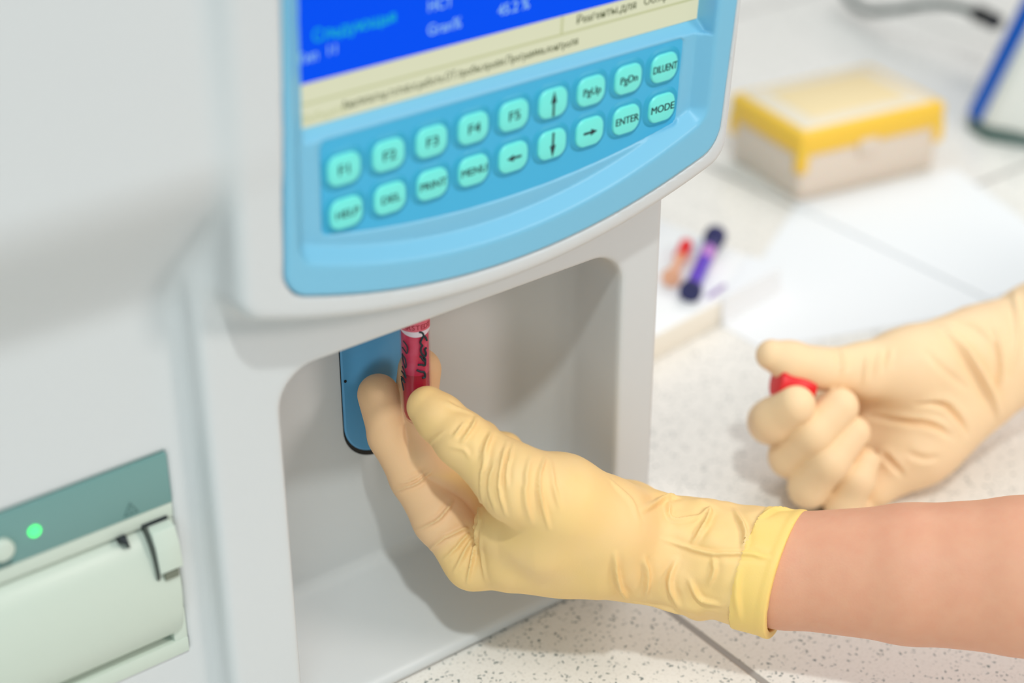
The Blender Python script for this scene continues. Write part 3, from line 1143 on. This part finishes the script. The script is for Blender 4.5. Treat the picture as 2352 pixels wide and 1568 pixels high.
# ------------------------------------------------------------------ the sample tube and the red stopper
TX, TY, TR = 0.0, 20.0, 6.55
TUBE = thing('sample_tube', 'blood sample tube with black handwriting held upright in front of the blue plate', 'test tube', (TX, TY, 120))


def cyl_hit(x, y, r):                                # where a sight line meets the tube's front surface
    q = ray(x, y)
    a = q[0] ** 2 + q[1] ** 2
    ox, oy = CAM[0] - TX, CAM[1] - TY
    b = 2 * (q[0] * ox + q[1] * oy)
    c = ox * ox + oy * oy - r * r
    t = (-b - math.sqrt(max(b * b - 4 * a * c, 0))) / (2 * a)
    return CAM + q * t


BLOOD = mat('blood_red', (150, 8, 22), 0.3, coat=.4)
FILM = mat('blood_film_pink', (206, 34, 78), 0.3, coat=.4, mottle=0.6, mottle_rgb=(216, 92, 128), mottle_scale=300)
glass = mat('tube_clear_plastic', (214, 60, 96), 0.06, spec=0.6, alpha=0.12)
lev = float(cyl_hit(955, 866, TR)[2])
under(bm_obj('blood', lathe_bm([(0.6, 121.8), (3.2, 122.6), (5.0, 124.4), (5.7, 127), (5.75, lev)], (TX, TY, 0), 40), BLOOD), TUBE)
under(bm_obj('blood_film', lathe_bm([(5.75, lev), (5.85, lev + .4), (5.85, 166), (5.8, 176)], (TX, TY, 0), 40), FILM), TUBE)
TG = under(bm_obj('tube_wall', lathe_bm([(0.6, 120.6), (3.4, 121.4), (5.4, 123.4), (6.4, 126.5), (TR, 130), (TR, 192), (6.1, 192), (6.0, 130), (5.85, 127.5)], (TX, TY, 0), 48), glass), TUBE)


def cyl_patch(pts_px, r, thick=0.08):                # a label piece wrapped round the tube: two rows of image points
    bm = bmesh.new()
    top = [bm.verts.new(Vector(cyl_hit(*q, r))) for q in pts_px[0]]
    bot = [bm.verts.new(Vector(cyl_hit(*q, r))) for q in pts_px[1]]
    for i in range(len(top) - 1):
        bm.faces.new((top[i], top[i + 1], bot[i + 1], bot[i]))
    return bm


def wrap_band(z0f, z1, a0, a1, r, n=26):             # band of a label between angles a0..a1 (degrees), lower edge z0f(t)
    bm = bmesh.new()
    lo_, hi_ = [], []
    for i in range(n + 1):
        t = i / n
        a = math.radians(a0 + (a1 - a0) * t)
        x, y = TX + r * math.cos(a), TY + r * math.sin(a)
        lo_.append(bm.verts.new((x, y, z0f(t))))
        hi_.append(bm.verts.new((x, y, z1)))
    for i in range(n):
        bm.faces.new((lo_[i], lo_[i + 1], hi_[i + 1], hi_[i]))
    return bm


LABEL = mat('tube_label_white', (214, 200, 208), 0.45)
lz = float(cyl_hit(955, 770, TR)[2])
LB = under(bm_obj('label', wrap_band(lambda t: lz + 1.4, 186, 165, 325, TR + .05), mat('tube_label_pink', (206, 92, 110), 0.45)), TUBE)
under(bm_obj('label_edge', wrap_band(lambda t: lz - 1.1 + 2.2 * (2 * t - 1) ** 2, lz + 1.5, 175, 318, TR + .07), LABEL), TUBE)


def strokes(name, lines, mt_, rad):
    bm = bmesh.new()
    for ln in lines:
        pts = [cyl_hit(850 + q[0] / 6.27, 700 + q[1] / 6.27, TR + .05) for q in ln]
        b2 = tube_bm(catmull(pts, 6), rad, 8)
        me = bpy.data.meshes.new('t')
        b2.to_mesh(me)
        b2.free()
        bm.from_mesh(me)
        bpy.data.meshes.remove(me)
    return under(bm_obj(name, bm, mt_), TUBE)


strokes('handwriting', [
    [(708, 390), (750, 402), (768, 440), (742, 500), (726, 545), (758, 592)], [(768, 440), (802, 470), (818, 512)],
    [(758, 592), (734, 625), (738, 690), (782, 738), (802, 728), (806, 690), (790, 645), (812, 615)],
    [(715, 750), (735, 748), (760, 790), (788, 806), (796, 780), (776, 762)], [(796, 790), (792, 868), (740, 862), (688, 864)],
    [(672, 940), (735, 962), (782, 972), (792, 1040), (752, 1050)]], INK, 0.46)
strokes('handwriting', [
    [(475, 515), (528, 588), (540, 640), (530, 700), (500, 662), (465, 608)],
    [(465, 700), (472, 790), (508, 905), (520, 860), (500, 770), (470, 730)],
    [(462, 880), (490, 950), (516, 1052), (478, 985), (452, 950)], [(447, 1030), (476, 1062), (500, 1118), (468, 1072), (452, 1062), (468, 1150), (484, 1232)]], INK, 0.3)
RED_PRINT = mat('label_red_print', (150, 8, 30), 0.5)
for i, ch in enumerate('SARSTEDT'):
    a = math.radians(182 + i * 16.5)
    n_ = Vector((math.cos(a), math.sin(a), 0))
    Mx = Matrix((Vector((-math.sin(a), math.cos(a), 0)), Vector((0, 0, 1)), n_)).transposed().to_4x4()
    Mx.translation = (Vector((TX, TY, lz + 3.4)) + n_ * (TR + .12)) * 0.001
    under_ = text_obj('label_print', ch, 3.2, Mx, RED_PRINT, None, 'CENTER', 0.03)
    under_.parent = TUBE
    under_.matrix_parent_inverse = Matrix.Translation(TUBE.location).inverted()

c0 = Vector(at(1822, 884, .884))
axis_c = (Vector(RGT) * 0.93 + Vector(FWD) * 0.25 - Vector(UPV) * 0.2).normalized()
cap = bm_obj('stopper', lathe_bm([(5.0, -10), (8.0, -9.6), (8.7, -8.6), (8.7, 8.0), (8.0, 9.6), (3.0, 10.0)], c0, 32, axis_c), RED_RUB)
tag(cap, 'bright red tube stopper pinched between thumb and finger of the right glove', 'stopper')
#HANDSEND
# ------------------------------------------------------------------ things on the worktop behind
FROST = mat('frosted_plastic', (224, 208, 192), 0.45, sss=0.2, sss_scale=0.004)
YEL = mat('yellow_plastic', (246, 198, 66), 0.4, sss=0.15, sss_scale=0.004)
LIDTOP = mat('pale_yellow_lid_window', (232, 220, 200), 0.3)
LIDIN = mat('yellow_tip_tray', (238, 214, 166), 0.4)
bA, bB = np.array([480.3, 248.3, 0]), np.array([604.3, 227.9, 0])
be1 = (bB - bA) / np.linalg.norm(bB - bA)
be2 = np.array([-be1[1], be1[0], 0])
BOXT = thing('pipette_tip_box', 'frosted pipette tip box with a yellow lid, behind the papers', 'storage box', tuple(bA + be1 * 62 + be2 * 43))


def obox(u0, u1, v0, v1, z0, z1, bev, taper=0.0):     # box in the tip box's own directions
    bm = box_bm((u0, v0, z0), (u1, v1, z1), bev, 3)
    cu_, cv_ = (u0 + u1) / 2, (v0 + v1) / 2
    for v in bm.verts:
        k = 1 - taper * (1 - (v.co.z - z0) / (z1 - z0))
        u, vv, z = cu_ + (v.co.x - cu_) * k, cv_ + (v.co.y - cv_) * k, v.co.z
        v.co = Vector(bA + be1 * u + be2 * vv + np.array([0, 0, z]))
    return bm


def join(bms):
    bm = bmesh.new()
    for b2 in bms:
        me = bpy.data.meshes.new('t')
        b2.to_mesh(me)
        b2.free()
        bm.from_mesh(me)
        bpy.data.meshes.remove(me)
    return bm


under(bm_obj('base', obox(0.5, 125, 0.5, 85.5, 0.2, 36, 3, 0.02), FROST), BOXT)['label'] = 'frosted lower box'
lid = under(bm_obj('lid', join([obox(-1.5, 127, -1.5, 87.5, 34, 53, 4)] +
            [obox(u, u + 9, v, v + 9, 22, 40, 3) for u, v in ((-2, -2), (118.5, -2), (-2, 79), (118.5, 79))]), YEL), BOXT)
lid['label'] = 'yellow lid with corner tabs'
under_part2 = lambda o, p, root: (setattr(o, 'parent', p), setattr(o, 'matrix_parent_inverse', (Matrix.Translation(root.location) @ p.matrix_parent_inverse).inverted()), o)[2]
under_part2(bm_obj('lid_window', obox(5, 120.5, 5, 81, 50, 54.5, 2), LIDTOP), lid, BOXT)
under_part2(bm_obj('lid_panel', obox(20, 106, 16, 70, 53, 55.2, 1), LIDIN), lid, BOXT)
under_part2(bm_obj('latch_tab', obox(50, 66, -3.2, 4, 27, 39, 1.5), FROST), lid, BOXT)

# carton with two lying collection tubes
fdir = np.array([0.992, 0.13, 0])
bdir = np.array([-0.13, 0.992, 0])
F0 = np.array([322.0, 155.0, 0])


def carton_bm():
    bm = box_bm((-150, 0, 0.2), (54, 104, 17.6), 1.2, 2)
    for v in bm.verts:
        v.co = Vector(F0 + fdir * v.co.x + bdir * v.co.y + np.array([0, 0, v.co.z]))
    bm.normal_update()
    return bm


o = bm_obj('carton', carton_bm(), [CARD, CARD_SIDE])
for p_ in o.data.polygons:
    if abs(p_.normal.z) < .5:
        p_.material_index = 1
tag(o, 'flat white carton beside the analyzer carrying the small coloured tubes', 'carton')
band_m = mat('carton_blue_print', (218, 223, 234), 0.5)
dot_m = mat('carton_blue_dot', (120, 150, 200), 0.5)


def printed(u0, u1, v0, v1, m_, nm):
    bm = box_bm((u0, v0, 17.55), (u1, v1, 17.75))
    for v in bm.verts:
        v.co = Vector(F0 + fdir * v.co.x + bdir * v.co.y + np.array([0, 0, v.co.z]))
    q = bm_obj(nm, bm, m_, smooth=False)
    q.parent = o
    return q


printed(30, 53, 50, 62, band_m, 'printed_band')
printed(-6, 0, 20, 26, dot_m, 'printed_mark')


def lying(p0, p1, prof, mt_, nm, parent):
    p0, p1 = np.array(p0, float), np.array(p1, float)
    a = p1 - p0
    L = np.linalg.norm(a)
    return under(bm_obj(nm, lathe_bm([(r, t * L) for r, t in prof], p0, 24, Vector(a / L)), mt_), parent)


PUR = mat('purple_tube_plastic', (92, 52, 190), 0.3, coat=.3)
NAVY = mat('navy_cap', (38, 40, 92), 0.4)
PINKP = mat('purple_label_pink', (190, 130, 200), 0.5)
PEACH = mat('peach_tube', (236, 176, 140), 0.4)
pa, pb = np.array([300.5, 165.0, 24.6]), np.array([366.0, 212.0, 24.6])
T1 = thing('collection_tube', 'purple flanged blood collection tube lying on the white carton', 'test tube', tuple(pa))
lying(pa, pa + (pb - pa) * .72, [(2, 0), (7.0, .002), (7.0, .05), (4.9, .07), (4.9, 1)], PUR, 'barrel', T1)
lying(pa + (pb - pa) * .72, pb, [(5.2, 0), (5.2, .72), (7.2, .76), (7.2, .98), (3, 1)], NAVY, 'cap', T1)
lying(pa + (pb - pa) * .52, pa + (pb - pa) * .70, [(5.0, 0), (5.05, .02), (5.05, .98), (5.0, 1)], PINKP, 'label', T1)
lying(pa + (pb - pa) * -.02, pa + (pb - pa) * .03, [(2, 0), (7.1, .05), (7.1, .9), (2, 1)], NAVY, 'flange', T1)
ra, rb = np.array([303.5, 186.0, 23.8]), np.array([345.0, 217.0, 22.2])
T2 = thing('collection_tube', 'small peach collection tube with bright red cap lying on the carton', 'test tube', tuple(ra))
lying(ra, ra + (rb - ra) * .62, [(2, 0), (6.2, .01), (6.2, .06), (3.2, .12), (3.2, 1)], PEACH, 'barrel', T2)
lying(ra + (rb - ra) * .62, rb, [(4.4, 0), (4.4, .97), (3.0, 1)], RED_RUB, 'cap', T2)
ca, cb = np.array([312.0, 160.5, 18.8]), np.array([331.0, 166.0, 18.8])
T3 = thing('cap_strip', 'thin purple strip on the carton corner beside the purple tube', 'strip', tuple(ca))
lying(ca, cb, [(.5, 0), (1.1, .05), (1.1, .95), (.5, 1)], mat('lilac_strip', (150, 110, 180), .5), 'strip', T3)


# paper sheets, the left one drapes over the carton
def box_dist(P):
    u, v = (P - F0[:2]) @ fdir[:2], (P - F0[:2]) @ bdir[:2]
    du, dv = np.maximum(np.maximum(-150 - u, u - 54), 0), np.maximum(np.maximum(-v, v - 104), 0)
    return np.hypot(du, dv)


def sheet(name, quad, base, drape, label, thick=0.25):
    n = 110
    q = np.array(quad, float)
    uu, vv = np.meshgrid(np.linspace(0, 1, n), np.linspace(0, 1, n), indexing='ij')
    P = ((1 - uu) * (1 - vv))[..., None] * q[0] + (uu * (1 - vv))[..., None] * q[1] + (uu * vv)[..., None] * q[2] + ((1 - uu) * vv)[..., None] * q[3]
    P = P.reshape(-1, 2)
    z = base + (18.0 * smooth01(1.15 - box_dist(P) / 1.3) if drape else 0.0)
    V_ = np.concatenate([np.column_stack([P, z + np.zeros(len(P)) + thick]), np.column_stack([P, z + np.zeros(len(P))])])
    F_ = []
    N2 = n * n
    for i in range(n - 1):
        for j in range(n - 1):
            a, b, c, d = i * n + j, (i + 1) * n + j, (i + 1) * n + j + 1, i * n + j + 1
            F_.append((a, b, c, d))
            F_.append((a + N2, d + N2, c + N2, b + N2))
    rim = [j for j in range(n)] + [i * n + n - 1 for i in range(1, n)] + [(n - 1) * n + j for j in range(n - 2, -1, -1)] + [i * n for i in range(n - 2, 0, -1)]
    for a, b in zip(rim, rim[1:] + rim[:1]):
        F_.append((a, b, b + N2, a + N2))
    me = np_mesh(name, V_, np.array(F_))
    bm = bmesh.new()
    bm.from_mesh(me)
    bmesh.ops.recalc_face_normals(bm, faces=bm.faces)
    bm.to_mesh(me)
    bm.free()
    o = link(name, me, PAPER)
    me.set_sharp_from_angle(angle=math.radians(40))
    return tag(o, label, 'paper', 'white papers on the worktop')


sheet('paper_sheet', [(317, 155), (482, 249), (486, 58), (316, 116)], 0.3, True, 'white paper sheet draped over the carton edge, behind the right glove')
sheet('paper_sheet', [(476, 247), (613, 217), (560, 62), (474, 72)], 1.2, False, 'white paper sheet in front of the yellow lidded box')


# white and blue instrument at the right edge
INST_W = mat('instrument_white', (232, 232, 226), 0.4)
INST_B = mat('instrument_blue', (0, 92, 196), 0.35)
INST_G = mat('instrument_foot_grey', (78, 104, 98), 0.6)
INST = thing('bench_instrument', 'sloping white and blue bench instrument at the right edge, above the yellow box', 'instrument', (720, 210, 0))
sh = np.array([0.26, -0.20])


def lean(pts, z0, z1, extra=0.0):
    r0 = [(x, y, z0) for x, y in pts]
    r1 = [(x + sh[0] * (z1 - z0), y + sh[1] * (z1 - z0), z1) for x, y in pts]
    bm = rings_bm([r0, r1])
    bmesh.ops.bevel(bm, geom=[e for e in bm.edges], offset=4, segments=3, profile=.5, affect='EDGES')
    return bm


under(bm_obj('body', lean([(685, 263), (677, 243), (692, 214), (770, 110), (870, 190), (780, 300)], 8, 150), INST_W), INST)
under(bm_obj('side_panel', lean([(685.0, 270), (679.2, 250), (692, 250), (780, 300), (780, 312)], 8, 150), INST_B), INST)['label'] = 'blue side panel'
under(bm_obj('foot', rings_bm([[(683, 264, z), (673, 240, z), (690, 211, z), (769, 107, z), (873, 190, z), (780, 303, z)] for z in (0.3, 8)]), INST_G), INST)
CAB = mat('cable_grey_green', (66, 82, 78), 0.5)
cpts = catmull([at(1930, -40, 1.57), at(1952, 2, 1.55), at(1990, 26, 1.53), at(2050, 24, 1.49), at(2120, 12, 1.46), at(2185, 13, 1.44), at(2235, 28, 1.42), at(2262, 40, 1.405)], 10)
CABLE = thing('power_cable', 'grey green cable with a black plug running into the blue instrument panel', 'cable', tuple(cpts[-1]))
under(bm_obj('cord', tube_bm(cpts, 3.6, 12), CAB), CABLE)
under(bm_obj('plug', tube_bm([at(2236, 27, 1.42), at(2245, 31, 1.415), at(2290, 52, 1.395)], [4.4, 7.0, 6.4], 16), RUBBER), CABLE)
cp = catmull([at(1600, 30, 1.66), at(1680, 28, 1.66), at(1730, 10, 1.66), at(1775, -18, 1.66), at(1830, -60, 1.68)], 8)
o = bm_obj('cable', tube_bm(cp, 7.0, 12), RUBBER)
tag(o, 'thick black cable showing past the top right corner of the analyzer', 'cable')
#PROPSEND
